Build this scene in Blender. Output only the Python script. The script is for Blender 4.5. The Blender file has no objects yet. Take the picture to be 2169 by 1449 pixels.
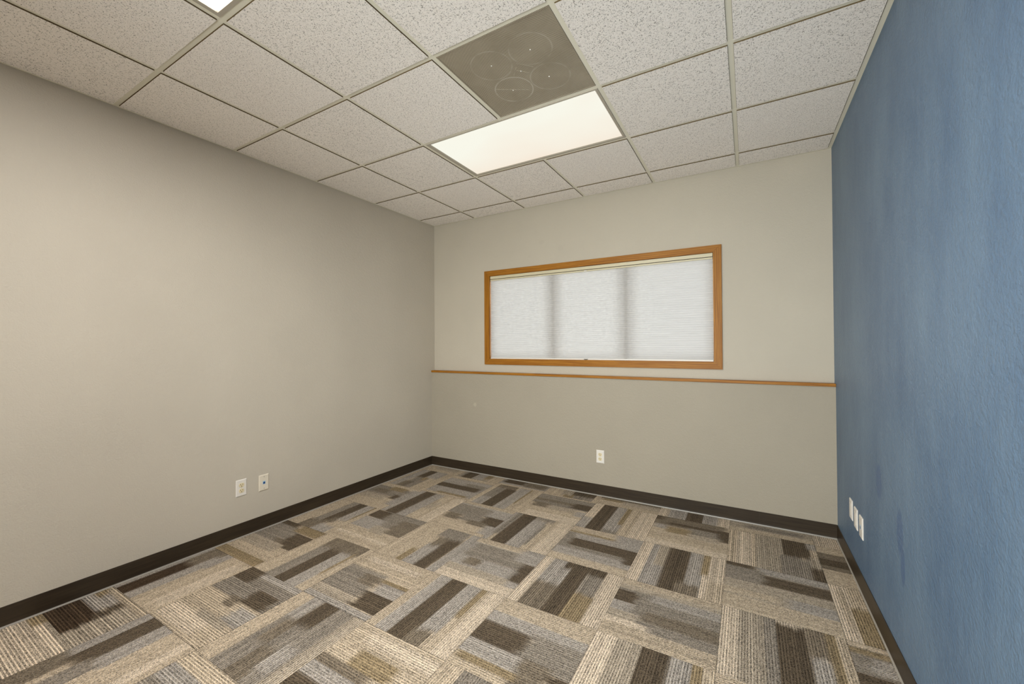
import bpy, bmesh, math, random
from mathutils import Matrix, Vector

random.seed(7)
S = bpy.context.scene
COL = S.collection

# ------------------------------------------------------------------ camera
cam_data = bpy.data.cameras.new('camera')
cam = bpy.data.objects.new('camera', cam_data)
COL.objects.link(cam)
cam_data.sensor_width = 36.0
cam_data.lens = 861.86 / 2169.0 * 36.0
cam_data.clip_start = 0.02
CAM = Vector((3.0715, -0.8528, 1.3251))
YAW, PITCH, ROLL = -0.5250, 0.0099, -0.0053
fw = Vector((math.sin(YAW) * math.cos(PITCH), math.cos(YAW) * math.cos(PITCH), math.sin(PITCH)))
rt0 = Vector((math.cos(YAW), -math.sin(YAW), 0))
up0 = rt0.cross(fw)
rt = rt0 * math.cos(ROLL) + up0 * math.sin(ROLL)
up = up0 * math.cos(ROLL) - rt0 * math.sin(ROLL)
m = Matrix((rt, up, -fw)).transposed().to_4x4()
m.translation = CAM
cam.matrix_world = m
S.camera = cam

# ------------------------------------------------------------------ light and exposure
SKY = 8.5             # radiance of the bright overcast sky outside
W = bpy.data.worlds.new('daylight_sky')
S.world = W
W.use_nodes = True
W.node_tree.nodes['Background'].inputs[0].default_value = (0.965, 0.98, 1.0, 1)
W.node_tree.nodes['Background'].inputs[1].default_value = SKY
REAR_LAMP = 32.0      # lens radiance of the fixture overhead of the camera
FRONT_LAMP = 0.87     # lens radiance of the fixture by the window
S.view_settings.view_transform = 'Standard'
S.view_settings.look = 'None'
S.view_settings.gamma = 1.0
S.view_settings.exposure = 0.12
S.view_settings.use_curve_mapping = False
S.cycles.diffuse_bounces = 4
S.cycles.glossy_bounces = 3
S.cycles.max_bounces = 8
S.cycles.use_adaptive_sampling = True
S.cycles.adaptive_threshold = 0.06

# ------------------------------------------------------------------ dimensions (metres)
XR = 3.588            # right wall
YU = 2.699            # upper back wall face
YL = 2.650            # lower (thicker) back wall face
YF = -1.48            # wall behind the camera
H = 2.690             # ceiling grid
G = 0.6096            # ceiling module
GX = 0.5783           # first grid line from the left wall
T = 0.4945            # carpet tile module
TX, TY = 1.4625, 0.9925


FRONT_OPENING = (1.35, 3.5, 0.05, 2.35)   # added glazed opening behind the camera, lets in fill daylight


# ------------------------------------------------------------------ helpers
def lin(c):
    return tuple(((v / 255) / 12.92 if v / 255 <= 0.04045 else ((v / 255 + 0.055) / 1.055) ** 2.4) for v in c)


def box(bm, x0, x1, y0, y1, z0, z1, mi=0):
    v = [bm.verts.new(p) for p in ((x0, y0, z0), (x1, y0, z0), (x1, y1, z0), (x0, y1, z0),
                                   (x0, y0, z1), (x1, y0, z1), (x1, y1, z1), (x0, y1, z1))]
    fs = []
    for q in ((0, 3, 2, 1), (4, 5, 6, 7), (0, 1, 5, 4), (1, 2, 6, 5), (2, 3, 7, 6), (3, 0, 4, 7)):
        f = bm.faces.new([v[i] for i in q])
        f.material_index = mi
        fs.append(f)
    return fs


def bevel_all(bm, w, seg=2):
    bmesh.ops.bevel(bm, geom=list(bm.edges), offset=w, segments=seg, affect='EDGES', profile=0.6)


def link(name, mesh, parent=None):
    o = bpy.data.objects.new(name, mesh)
    COL.objects.link(o)
    if parent:
        o.parent = parent
    return o


def obj(name, bm, mats, parent=None, smooth=False):
    me = bpy.data.meshes.new(name)
    bmesh.ops.recalc_face_normals(bm, faces=list(bm.faces))
    bm.to_mesh(me)
    bm.free()
    for mm in (mats if isinstance(mats, (list, tuple)) else [mats]):
        me.materials.append(mm)
    if smooth:
        for p in me.polygons:
            p.use_smooth = True
    return link(name, me, parent)


def boxobj(name, dims, mat, parent=None, bev=0.0):
    bm = bmesh.new()
    box(bm, *dims)
    if bev:
        bevel_all(bm, bev)
    return obj(name, bm, mat, parent)


def empty(name, loc):
    o = bpy.data.objects.new(name, None)
    COL.objects.link(o)
    o.location = loc
    o.empty_display_size = 0.1
    return o


def tag(o, label, cat, group=None):
    o['label'] = label
    o['category'] = cat
    if group:
        o['group'] = group
    return o


def struct(o, label=None):
    o['kind'] = 'structure'
    if label:
        o['label'] = label
    return o


def keep_parent(o, parent):
    """parent o keeping its world position (parents are only ever translated)"""
    o.parent = parent
    o.matrix_parent_inverse = Matrix.Translation(-parent.location)
    return o


# ------------------------------------------------------------------ materials
def new_mat(name):
    mt = bpy.data.materials.new(name)
    mt.use_nodes = True
    nt = mt.node_tree
    return mt, nt, nt.nodes['Principled BSDF']


def N(nt, t, **kw):
    n = nt.nodes.new(t)
    for k, v in kw.items():
        setattr(n, k, v)
    return n


def math_node(nt, op, a, b=None, c=None):
    n = N(nt, 'ShaderNodeMath', operation=op)
    for i, x in enumerate((a, b, c)):
        if x is None:
            continue
        if isinstance(x, (int, float)):
            n.inputs[i].default_value = x
        else:
            nt.links.new(x, n.inputs[i])
    return n.outputs[0]


def ramp(nt, fac, lo, hi):
    n = N(nt, 'ShaderNodeMapRange')
    n.inputs[1].default_value = lo
    n.inputs[2].default_value = hi
    n.clamp = True
    nt.links.new(fac, n.inputs[0])
    return n.outputs[0]


def mixc(nt, fac, a, b, mode='MIX'):
    n = N(nt, 'ShaderNodeMix', data_type='RGBA', blend_type=mode)
    for s, x in ((n.inputs[0], fac), (n.inputs[6], a), (n.inputs[7], b)):
        if isinstance(x, (int, float)):
            s.default_value = x
        elif isinstance(x, tuple):
            s.default_value = x if len(x) == 4 else (*x, 1)
        else:
            nt.links.new(x, s)
    return n.outputs[2]


def noise(nt, vec, scale, detail=2.0, rough=0.5, dim='3D'):
    n = N(nt, 'ShaderNodeTexNoise', noise_dimensions=dim)
    n.inputs['Scale'].default_value = scale
    n.inputs['Detail'].default_value = detail
    n.inputs['Roughness'].default_value = rough
    if vec is not None:
        nt.links.new(vec, n.inputs['Vector'])
    return n.outputs[0]


def mapping(nt, vec, scale=(1, 1, 1), rot=(0, 0, 0), loc=(0, 0, 0)):
    n = N(nt, 'ShaderNodeMapping')
    n.inputs['Scale'].default_value = scale
    n.inputs['Rotation'].default_value = rot
    n.inputs['Location'].default_value = loc
    nt.links.new(vec, n.inputs[0])
    return n.outputs[0]


def bump(nt, bs, h, strength, dist):
    n = N(nt, 'ShaderNodeBump')
    n.inputs['Strength'].default_value = strength
    n.inputs['Distance'].default_value = dist
    nt.links.new(h, n.inputs['Height'])
    nt.links.new(n.outputs[0], bs.inputs['Normal'])


def flat_mat(name, rgb, rough=0.5, spec=0.5, metal=0.0):
    mt, nt, bs = new_mat(name)
    bs.inputs['Base Color'].default_value = (*lin(rgb), 1)
    bs.inputs['Roughness'].default_value = rough
    bs.inputs['Specular IOR Level'].default_value = spec
    bs.inputs['Metallic'].default_value = metal
    return mt


def spot(nt, pos, c, r):
    """1 inside an ellipsoid patch at c with radii r, soft edge"""
    v = N(nt, 'ShaderNodeVectorMath', operation='SUBTRACT')
    nt.links.new(pos, v.inputs[0])
    v.inputs[1].default_value = c
    d = N(nt, 'ShaderNodeVectorMath', operation='DIVIDE')
    nt.links.new(v.outputs[0], d.inputs[0])
    d.inputs[1].default_value = r
    ln = N(nt, 'ShaderNodeVectorMath', operation='LENGTH')
    nt.links.new(d.outputs[0], ln.inputs[0])
    return ramp(nt, ln.outputs[1], 1.0, 0.75)


def wall_mat(name, rgb, rough=0.65, spec=0.25, tex=0.35, scale=140, spots=()):
    mt, nt, bs = new_mat(name)
    pos = N(nt, 'ShaderNodeNewGeometry').outputs['Position']
    big = noise(nt, pos, 1.7, 3)
    c0 = lin(rgb)
    col = mixc(nt, ramp(nt, big, 0.3, 0.7), tuple(v * 0.97 for v in c0), tuple(min(1, v * 1.03) for v in c0))
    for c, r, k in spots:
        col = mixc(nt, math_node(nt, 'MULTIPLY', spot(nt, pos, c, r), 0.8), col, tuple(v * k for v in c0))
    nt.links.new(col, bs.inputs['Base Color'])
    bs.inputs['Roughness'].default_value = rough
    bs.inputs['Specular IOR Level'].default_value = spec
    h = math_node(nt, 'ADD', noise(nt, pos, scale, 2, 0.45), math_node(nt, 'MULTIPLY', noise(nt, pos, scale * 0.35, 1), 0.8))
    bump(nt, bs, h, tex, 0.004)
    return mt


M_greige = wall_mat('greige_paint', (191, 182, 166))
M_greige_back = wall_mat('greige_paint_back', (190, 181, 164), spots=(
    ((1.02, YU, 2.27), (0.030, 0.05, 0.02), 0.95), ((1.35, YU, 2.33), (0.035, 0.05, 0.022), 0.95),
    ((1.55, YU, 2.25), (0.03, 0.05, 0.03), 0.95), ((1.22, YU, 2.21), (0.02, 0.05, 0.02), 0.95)))
M_greige_low = wall_mat('greige_paint_lower', (165, 156, 139), tex=0.45, spots=(
    ((0.59, YL, 0.713), (0.022, 0.03, 0.024), 1.22),))


def make_blue():
    mt, nt, bs = new_mat('blue_paint')
    pos = N(nt, 'ShaderNodeNewGeometry').outputs['Position']
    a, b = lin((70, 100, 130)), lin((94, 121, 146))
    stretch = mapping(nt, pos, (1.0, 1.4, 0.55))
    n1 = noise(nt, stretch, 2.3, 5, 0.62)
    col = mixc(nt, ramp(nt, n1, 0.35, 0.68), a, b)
    streak = noise(nt, mapping(nt, pos, (1, 3.2, 0.7), rot=(0.25, 0, 0)), 3.5, 4, 0.6)
    col = mixc(nt, math_node(nt, 'MULTIPLY', ramp(nt, streak, 0.55, 0.75), 0.25), col, lin((104, 128, 152)))
    sp = math_node(nt, 'MAXIMUM', spot(nt, pos, (XR, 1.325, 0.575), (0.05, 0.045, 0.10)),
                   spot(nt, pos, (XR, 1.295, 0.455), (0.05, 0.030, 0.085)))
    sp = math_node(nt, 'MAXIMUM', sp, spot(nt, pos, (XR, 1.62, 0.69), (0.05, 0.05, 0.09)))
    col = mixc(nt, math_node(nt, 'MULTIPLY', sp, 0.55), col, lin((42, 78, 124)))
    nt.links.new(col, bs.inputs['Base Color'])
    bs.inputs['Roughness'].default_value = 0.5
    bs.inputs['Specular IOR Level'].default_value = 1.0
    bs.inputs['IOR'].default_value = 1.6
    h = math_node(nt, 'ADD', noise(nt, pos, 115, 2, 0.5), math_node(nt, 'MULTIPLY', noise(nt, pos, 45, 1), 1.0))
    bump(nt, bs, h, 0.5, 0.005)
    return mt


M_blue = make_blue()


def make_carpet():
    mt, nt, bs = new_mat('carpet_yarn')
    at = N(nt, 'ShaderNodeAttribute', attribute_name='Col')
    uv = N(nt, 'ShaderNodeUVMap', uv_map='UVMap').outputs[0]
    pos = N(nt, 'ShaderNodeNewGeometry').outputs['Position']
    sep = N(nt, 'ShaderNodeSeparateXYZ')
    nt.links.new(uv, sep.inputs[0])
    u, v = sep.outputs[0], sep.outputs[1]
    ROWS = 1.0 / 0.0056
    row = math_node(nt, 'FLOOR', math_node(nt, 'MULTIPLY', v, ROWS))
    wn = N(nt, 'ShaderNodeTexWhiteNoise', noise_dimensions='1D')
    nt.links.new(row, wn.inputs['W'])
    rnd = wn.outputs[0]
    # dark gaps between the tufted rows
    fr = math_node(nt, 'FRACT', math_node(nt, 'MULTIPLY', v, ROWS))
    tri = math_node(nt, 'ABSOLUTE', math_node(nt, 'SUBTRACT', fr, 0.5))
    gap = ramp(nt, tri, 0.30, 0.5)
    # loops along the row
    cu = N(nt, 'ShaderNodeCombineXYZ')
    nt.links.new(math_node(nt, 'FLOOR', math_node(nt, 'ADD', math_node(nt, 'MULTIPLY', u, 210.0), math_node(nt, 'MULTIPLY', rnd, 7.0))), cu.inputs[0])
    nt.links.new(math_node(nt, 'FLOOR', math_node(nt, 'MULTIPLY', v, ROWS * 1.5)), cu.inputs[1])
    wl = N(nt, 'ShaderNodeTexWhiteNoise', noise_dimensions='2D')
    nt.links.new(cu.outputs[0], wl.inputs['Vector'])
    loops = wl.outputs[0]
    speck = noise(nt, pos, 300, 2, 0.65)
    lines = at.outputs['Alpha']
    # alternating light / dark yarns with uneven strength
    par = math_node(nt, 'SUBTRACT', math_node(nt, 'MODULO', math_node(nt, 'ADD', row, 1000.0), 2.0), 0.5)
    alt = math_node(nt, 'MULTIPLY', par, math_node(nt, 'ADD', math_node(nt, 'MULTIPLY', rnd, 1.3), 0.35))
    rowk = math_node(nt, 'MULTIPLY', math_node(nt, 'ADD', math_node(nt, 'MULTIPLY', math_node(nt, 'SUBTRACT', rnd, 0.5), 0.35), alt), math_node(nt, 'MULTIPLY', lines, 0.75))
    gapk = math_node(nt, 'MULTIPLY', gap, math_node(nt, 'MULTIPLY', lines, -0.25))
    k = math_node(nt, 'ADD', math_node(nt, 'ADD', rowk, gapk), 1.04)
    lp = math_node(nt, 'MULTIPLY', math_node(nt, 'SUBTRACT', loops, 0.5), 0.95)
    sk = math_node(nt, 'MULTIPLY', math_node(nt, 'SUBTRACT', speck, 0.5), 2.6)
    k = math_node(nt, 'MAXIMUM', math_node(nt, 'ADD', k, math_node(nt, 'ADD', lp, sk)), 0.10)
    vm = N(nt, 'ShaderNodeVectorMath', operation='SCALE')
    nt.links.new(at.outputs['Color'], vm.inputs[0])
    nt.links.new(k, vm.inputs['Scale'])
    # yarn hue drifting between grey and tan
    hue = noise(nt, pos, 260, 1, 0.5)
    tint = mixc(nt, ramp(nt, hue, 0.35, 0.65), (0.94, 0.98, 1.08, 1), (1.06, 1.01, 0.90, 1))
    col = mixc(nt, 1.0, vm.outputs[0], tint, 'MULTIPLY')
    nt.links.new(col, bs.inputs['Base Color'])
    bs.inputs['Roughness'].default_value = 0.95
    bs.inputs['Specular IOR Level'].default_value = 0.08
    bump(nt, bs, math_node(nt, 'SUBTRACT', speck, gap), 0.5, 0.002)
    return mt


M_carpet = make_carpet()
M_carpet_edge = flat_mat('carpet_backing', (52, 46, 40), 0.9, 0.1)


def make_ceiling_tile():
    mt, nt, bs = new_mat('acoustic_tile')
    pos = N(nt, 'ShaderNodeNewGeometry').outputs['Position']
    ri = N(nt, 'ShaderNodeObjectInfo').outputs['Random']
    off = N(nt, 'ShaderNodeVectorMath', operation='ADD')
    cmb = N(nt, 'ShaderNodeCombineXYZ')
    nt.links.new(math_node(nt, 'MULTIPLY', ri, 31.0), cmb.inputs[2])
    nt.links.new(pos, off.inputs[0])
    nt.links.new(cmb.outputs[0], off.inputs[1])
    p = off.outputs[0]
    f1 = noise(nt, mapping(nt, p, (1, 0.38, 1), rot=(0, 0, 0.5)), 290, 1, 0.4)
    f2 = noise(nt, mapping(nt, p, (0.38, 1, 1), rot=(0, 0, -0.2)), 290, 1, 0.4)
    f3 = noise(nt, p, 430, 1, 0.4)
    a = math_node(nt, 'MAXIMUM', ramp(nt, f1, 0.645, 0.71), ramp(nt, f2, 0.645, 0.71))
    a = math_node(nt, 'MAXIMUM', a, math_node(nt, 'MULTIPLY', ramp(nt, f3, 0.64, 0.72), 0.7))
    soft = noise(nt, p, 90, 3, 0.6)
    base = mixc(nt, ramp(nt, soft, 0.3, 0.7), lin((242, 235, 227)), lin((250, 244, 237)))
    col = mixc(nt, math_node(nt, 'MULTIPLY', a, 0.68), base, lin((88, 79, 66)))
    nt.links.new(col, bs.inputs['Base Color'])
    bs.inputs['Roughness'].default_value = 0.9
    bs.inputs['Specular IOR Level'].default_value = 0.1
    bump(nt, bs, math_node(nt, 'ADD', math_node(nt, 'MULTIPLY', a, -1.0), soft), 0.35, 0.003)
    return mt


M_tile = make_ceiling_tile()
M_tile_edge = flat_mat('tile_raw_edge', (104, 88, 62), 0.95, 0.05)
M_tee = flat_mat('painted_grid_steel', (230, 225, 206), 0.5, 0.3)
M_dark_void = flat_mat('plenum', (60, 56, 50), 0.9, 0.1)
M_fixture = flat_mat('fixture_enamel', (176, 167, 151), 0.4, 0.4)


def make_lens(name, strength, plain):
    mt = bpy.data.materials.new(name)
    mt.use_nodes = True
    nt = mt.node_tree
    nt.nodes.clear()
    out = N(nt, 'ShaderNodeOutputMaterial')
    em = N(nt, 'ShaderNodeEmission')
    if plain:
        em.inputs[0].default_value = (1.0, 0.98, 0.965, 1)
    else:
        pos = N(nt, 'ShaderNodeNewGeometry').outputs['Position']
        n1 = noise(nt, mapping(nt, pos, (1.6, 2.6, 1)), 1.3, 1, 0.4)
        sep = N(nt, 'ShaderNodeSeparateXYZ')
        nt.links.new(pos, sep.inputs[0])
        gy = ramp(nt, sep.outputs[1], 1.36, 1.80)
        f = math_node(nt, 'ADD', math_node(nt, 'MULTIPLY', gy, 0.75), math_node(nt, 'MULTIPLY', math_node(nt, 'SUBTRACT', n1, 0.5), 0.9))
        col = mixc(nt, ramp(nt, f, 0.0, 0.9), (1.0, 0.99, 0.87, 1), (0.98, 0.86, 0.72, 1))
        nt.links.new(col, em.inputs[0])
    em.inputs[1].default_value = strength
    nt.links.new(em.outputs[0], out.inputs[0])
    return mt


M_lens_rear = make_lens('lit_lens_overhead', REAR_LAMP, True)
M_lens_front = make_lens('lit_lens_by_window', FRONT_LAMP, False)


def make_perforated():
    mt, nt, bs = new_mat('perforated_steel')
    pos = N(nt, 'ShaderNodeNewGeometry').outputs['Position']
    sep = N(nt, 'ShaderNodeSeparateXYZ')
    nt.links.new(pos, sep.inputs[0])
    P = 0.0072
    k = math.pi / P
    sx = math_node(nt, 'SINE', math_node(nt, 'MULTIPLY', math_node(nt, 'ADD', sep.outputs[0], sep.outputs[1]), k))
    sy = math_node(nt, 'SINE', math_node(nt, 'MULTIPLY', math_node(nt, 'SUBTRACT', sep.outputs[0], sep.outputs[1]), k))
    hole = ramp(nt, math_node(nt, 'MULTIPLY', math_node(nt, 'ABSOLUTE', sx), math_node(nt, 'ABSOLUTE', sy)), 0.35, 0.6)
    x0, y0 = GX + 2 * G, G
    grime = noise(nt, pos, 7, 4, 0.6)
    met = mixc(nt, ramp(nt, grime, 0.3, 0.7), lin((172, 160, 138)), lin((190, 178, 156)))
    ring_total = None
    for cx, cy, r in ((0.345, 0.675, 0.165), (0.690, 0.315, 0.165), (0.335, 0.325, 0.165), (0.690, 0.675, 0.165)):
        v = N(nt, 'ShaderNodeVectorMath', operation='DISTANCE')
        nt.links.new(pos, v.inputs[0])
        v.inputs[1].default_value = (x0 + cx * G, y0 + cy * G, H)
        d = math_node(nt, 'ABSOLUTE', math_node(nt, 'SUBTRACT', v.outputs[1], r * G))
        rr = ramp(nt, d, 0.0045, 0.001)
        w = 0.55 if cx < 0.4 and cy > 0.5 else 0.28
        rr = math_node(nt, 'MULTIPLY', rr, w)
        ring_total = rr if ring_total is None else math_node(nt, 'MAXIMUM', ring_total, rr)
    broken = ramp(nt, noise(nt, pos, 14, 2), 0.38, 0.58)
    ring_total = math_node(nt, 'MULTIPLY', ring_total, math_node(nt, 'ADD', math_node(nt, 'MULTIPLY', broken, 0.8), 0.2))
    col = mixc(nt, math_node(nt, 'MULTIPLY', hole, 0.88), met, lin((62, 52, 38)))
    col = mixc(nt, ring_total, col, lin((206, 200, 188)))
    nt.links.new(col, bs.inputs['Base Color'])
    bs.inputs['Roughness'].default_value = 0.5
    return mt


M_perf = make_perforated()


def make_oak(axis):
    mt, nt, bs = new_mat('oak_' + axis)
    tc = N(nt, 'ShaderNodeNewGeometry').outputs['Position']
    sc = {'x': (1.2, 14, 14), 'z': (14, 14, 1.2)}[axis]
    p = mapping(nt, tc, sc)
    n1 = noise(nt, p, 3.0, 3, 0.55)
    wv = N(nt, 'ShaderNodeTexWave', wave_type='BANDS', bands_direction='Z' if axis == 'x' else 'X')
    wv.inputs['Scale'].default_value = 1.6
    wv.inputs['Distortion'].default_value = 9.0
    wv.inputs['Detail'].default_value = 2.0
    wv.inputs['Detail Scale'].default_value = 0.9
    nt.links.new(p, wv.inputs[0])
    fine = noise(nt, mapping(nt, tc, tuple(v * 9 if v > 2 else v * 4 for v in sc)), 3.0, 2, 0.6)
    c = mixc(nt, ramp(nt, n1, 0.3, 0.7), lin((152, 97, 24)), lin((174, 118, 38)))
    c = mixc(nt, math_node(nt, 'MULTIPLY', ramp(nt, wv.outputs[1], 0.55, 0.95), 0.6), c, lin((118, 66, 16)))
    c = mixc(nt, math_node(nt, 'MULTIPLY', ramp(nt, fine, 0.52, 0.68), 0.3), c, lin((112, 64, 18)))
    nt.links.new(c, bs.inputs['Base Color'])
    bs.inputs['Roughness'].default_value = 0.45
    bs.inputs['Specular IOR Level'].default_value = 0.25
    bump(nt, bs, fine, 0.1, 0.001)
    return mt


M_oak_x, M_oak_z = make_oak('x'), make_oak('z')


def make_base():
    mt, nt, bs = new_mat('vinyl_cove_base')
    pos = N(nt, 'ShaderNodeNewGeometry').outputs['Position']
    n1 = noise(nt, mapping(nt, pos, (2.5, 2.5, 60)), 1.5, 3, 0.6)
    c = mixc(nt, ramp(nt, n1, 0.3, 0.7), lin((42, 33, 23)), lin((60, 49, 35)))
    nt.links.new(c, bs.inputs['Base Color'])
    bs.inputs['Roughness'].default_value = 0.4
    bs.inputs['Specular IOR Level'].default_value = 0.4
    return mt


M_base = make_base()
M_toe = flat_mat('vinyl_toe_painted_highlight', (150, 144, 134), 0.3, 0.6)  # highlight along the toe put into its base colour as light grey
M_white = flat_mat('white_plastic', (226, 220, 210), 0.35)
M_ivory = flat_mat('ivory_plastic', (222, 208, 172), 0.35)
M_ivory_plate = flat_mat('ivory_plate', (222, 212, 192), 0.35)
M_slot = flat_mat('socket_slot', (84, 64, 30), 0.7, 0.2)
M_screw = flat_mat('screw_steel', (190, 184, 172), 0.3, 0.5, 0.7)
M_jack_blue = flat_mat('jack_blue', (20, 62, 120), 0.4)
M_jack_rim = flat_mat('jack_rim', (170, 200, 218), 0.4)
M_cream = flat_mat('cream_rail', (206, 196, 164), 0.4)
M_groove = flat_mat('dark_groove', (70, 58, 40), 0.6)
M_pull = flat_mat('grey_pull', (92, 90, 82), 0.4)
M_sash = flat_mat('almond_sash', (205, 192, 170), 0.5)


def make_shade():
    mt = bpy.data.materials.new('shade_fabric')
    mt.use_nodes = True
    nt = mt.node_tree
    nt.nodes.clear()
    out = N(nt, 'ShaderNodeOutputMaterial')
    pos = N(nt, 'ShaderNodeNewGeometry').outputs['Position']
    n1 = noise(nt, mapping(nt, pos, (2.2, 1, 34)), 2.4, 4, 0.65)
    c = mixc(nt, ramp(nt, n1, 0.3, 0.7), (0.80, 0.775, 0.74, 1), (0.85, 0.825, 0.79, 1))
    d = N(nt, 'ShaderNodeBsdfDiffuse')
    t = N(nt, 'ShaderNodeBsdfTranslucent')
    nt.links.new(c, d.inputs[0])
    nt.links.new(mixc(nt, 1.0, c, (0.19, 0.19, 0.195, 1), 'MULTIPLY'), t.inputs[0])
    mx = N(nt, 'ShaderNodeMixShader')
    mx.inputs[0].default_value = 0.5
    nt.links.new(d.outputs[0], mx.inputs[1])
    nt.links.new(t.outputs[0], mx.inputs[2])
    nt.links.new(mx.outputs[0], out.inputs[0])
    return mt


M_shade = make_shade()


def make_glass():
    mt = bpy.data.materials.new('window_glass')
    mt.use_nodes = True
    nt = mt.node_tree
    nt.nodes.clear()
    out = N(nt, 'ShaderNodeOutputMaterial')
    fr = N(nt, 'ShaderNodeFresnel')
    fr.inputs[0].default_value = 1.45
    t = N(nt, 'ShaderNodeBsdfTransparent')
    t.inputs[0].default_value = (0.95, 0.97, 0.96, 1)
    g = N(nt, 'ShaderNodeBsdfGlossy')
    g.inputs['Roughness'].default_value = 0.02
    mx = N(nt, 'ShaderNodeMixShader')
    nt.links.new(fr.outputs[0], mx.inputs[0])
    nt.links.new(t.outputs[0], mx.inputs[1])
    nt.links.new(g.outputs[0], mx.inputs[2])
    nt.links.new(mx.outputs[0], out.inputs[0])
    return mt


M_glass = make_glass()

# ------------------------------------------------------------------ room shell
TOP = H + 0.20
TH = 0.14
struct(boxobj('wall_left', (-TH, 0, YF - TH, YU + TH, -0.05, TOP), M_greige), 'plain greige painted wall with orange peel texture')
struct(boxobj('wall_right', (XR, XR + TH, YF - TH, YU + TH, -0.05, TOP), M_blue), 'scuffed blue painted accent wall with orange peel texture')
FX0, FX1, FZ0, FZ1 = FRONT_OPENING
bm = bmesh.new()
box(bm, 0, FX0, YF - TH, YF, -0.05, TOP)
box(bm, FX1, XR, YF - TH, YF, -0.05, TOP)
box(bm, FX0, FX1, YF - TH, YF, -0.05, FZ0)
box(bm, FX0, FX1, YF - TH, YF, FZ1, TOP)
struct(obj('wall_front', bm, M_greige), 'greige wall behind the camera around the added fill light opening')

# upper back wall with the window opening
WX0, WX1, WZ0, WZ1 = 0.742, 2.856, 1.182, 2.064
bm = bmesh.new()
box(bm, 0, WX0, YU, YU + TH, -0.05, TOP)
box(bm, WX1, XR, YU, YU + TH, -0.05, TOP)
box(bm, WX0, WX1, YU, YU + TH, -0.05, WZ0)
box(bm, WX0, WX1, YU, YU + TH, WZ1, TOP)
struct(obj('wall_back', bm, M_greige_back), 'greige upper back wall around the oak framed window')
struct(boxobj('wall_back_lower', (0, XR, YL, YU, -0.05, 1.036), M_greige_low), 'darker greige lower half of back wall under the oak ledge')

# ------------------------------------------------------------------ floor and carpet tiles
floor = struct(boxobj('floor', (0, XR, YF, YU, -0.06, -0.0075), M_carpet_edge), 'carpet tile floor of quarter turned grey and brown squares')

CC = {'L': (180, 165, 145), 'T': (167, 152, 131), 'N': (152, 140, 123), 'G': (147, 139, 129), 'K': (127, 118, 106),
      'M': (112, 101, 86), 'O': (132, 116, 90), 'D': (86, 75, 61), 'B': (66, 53, 40)}
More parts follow.
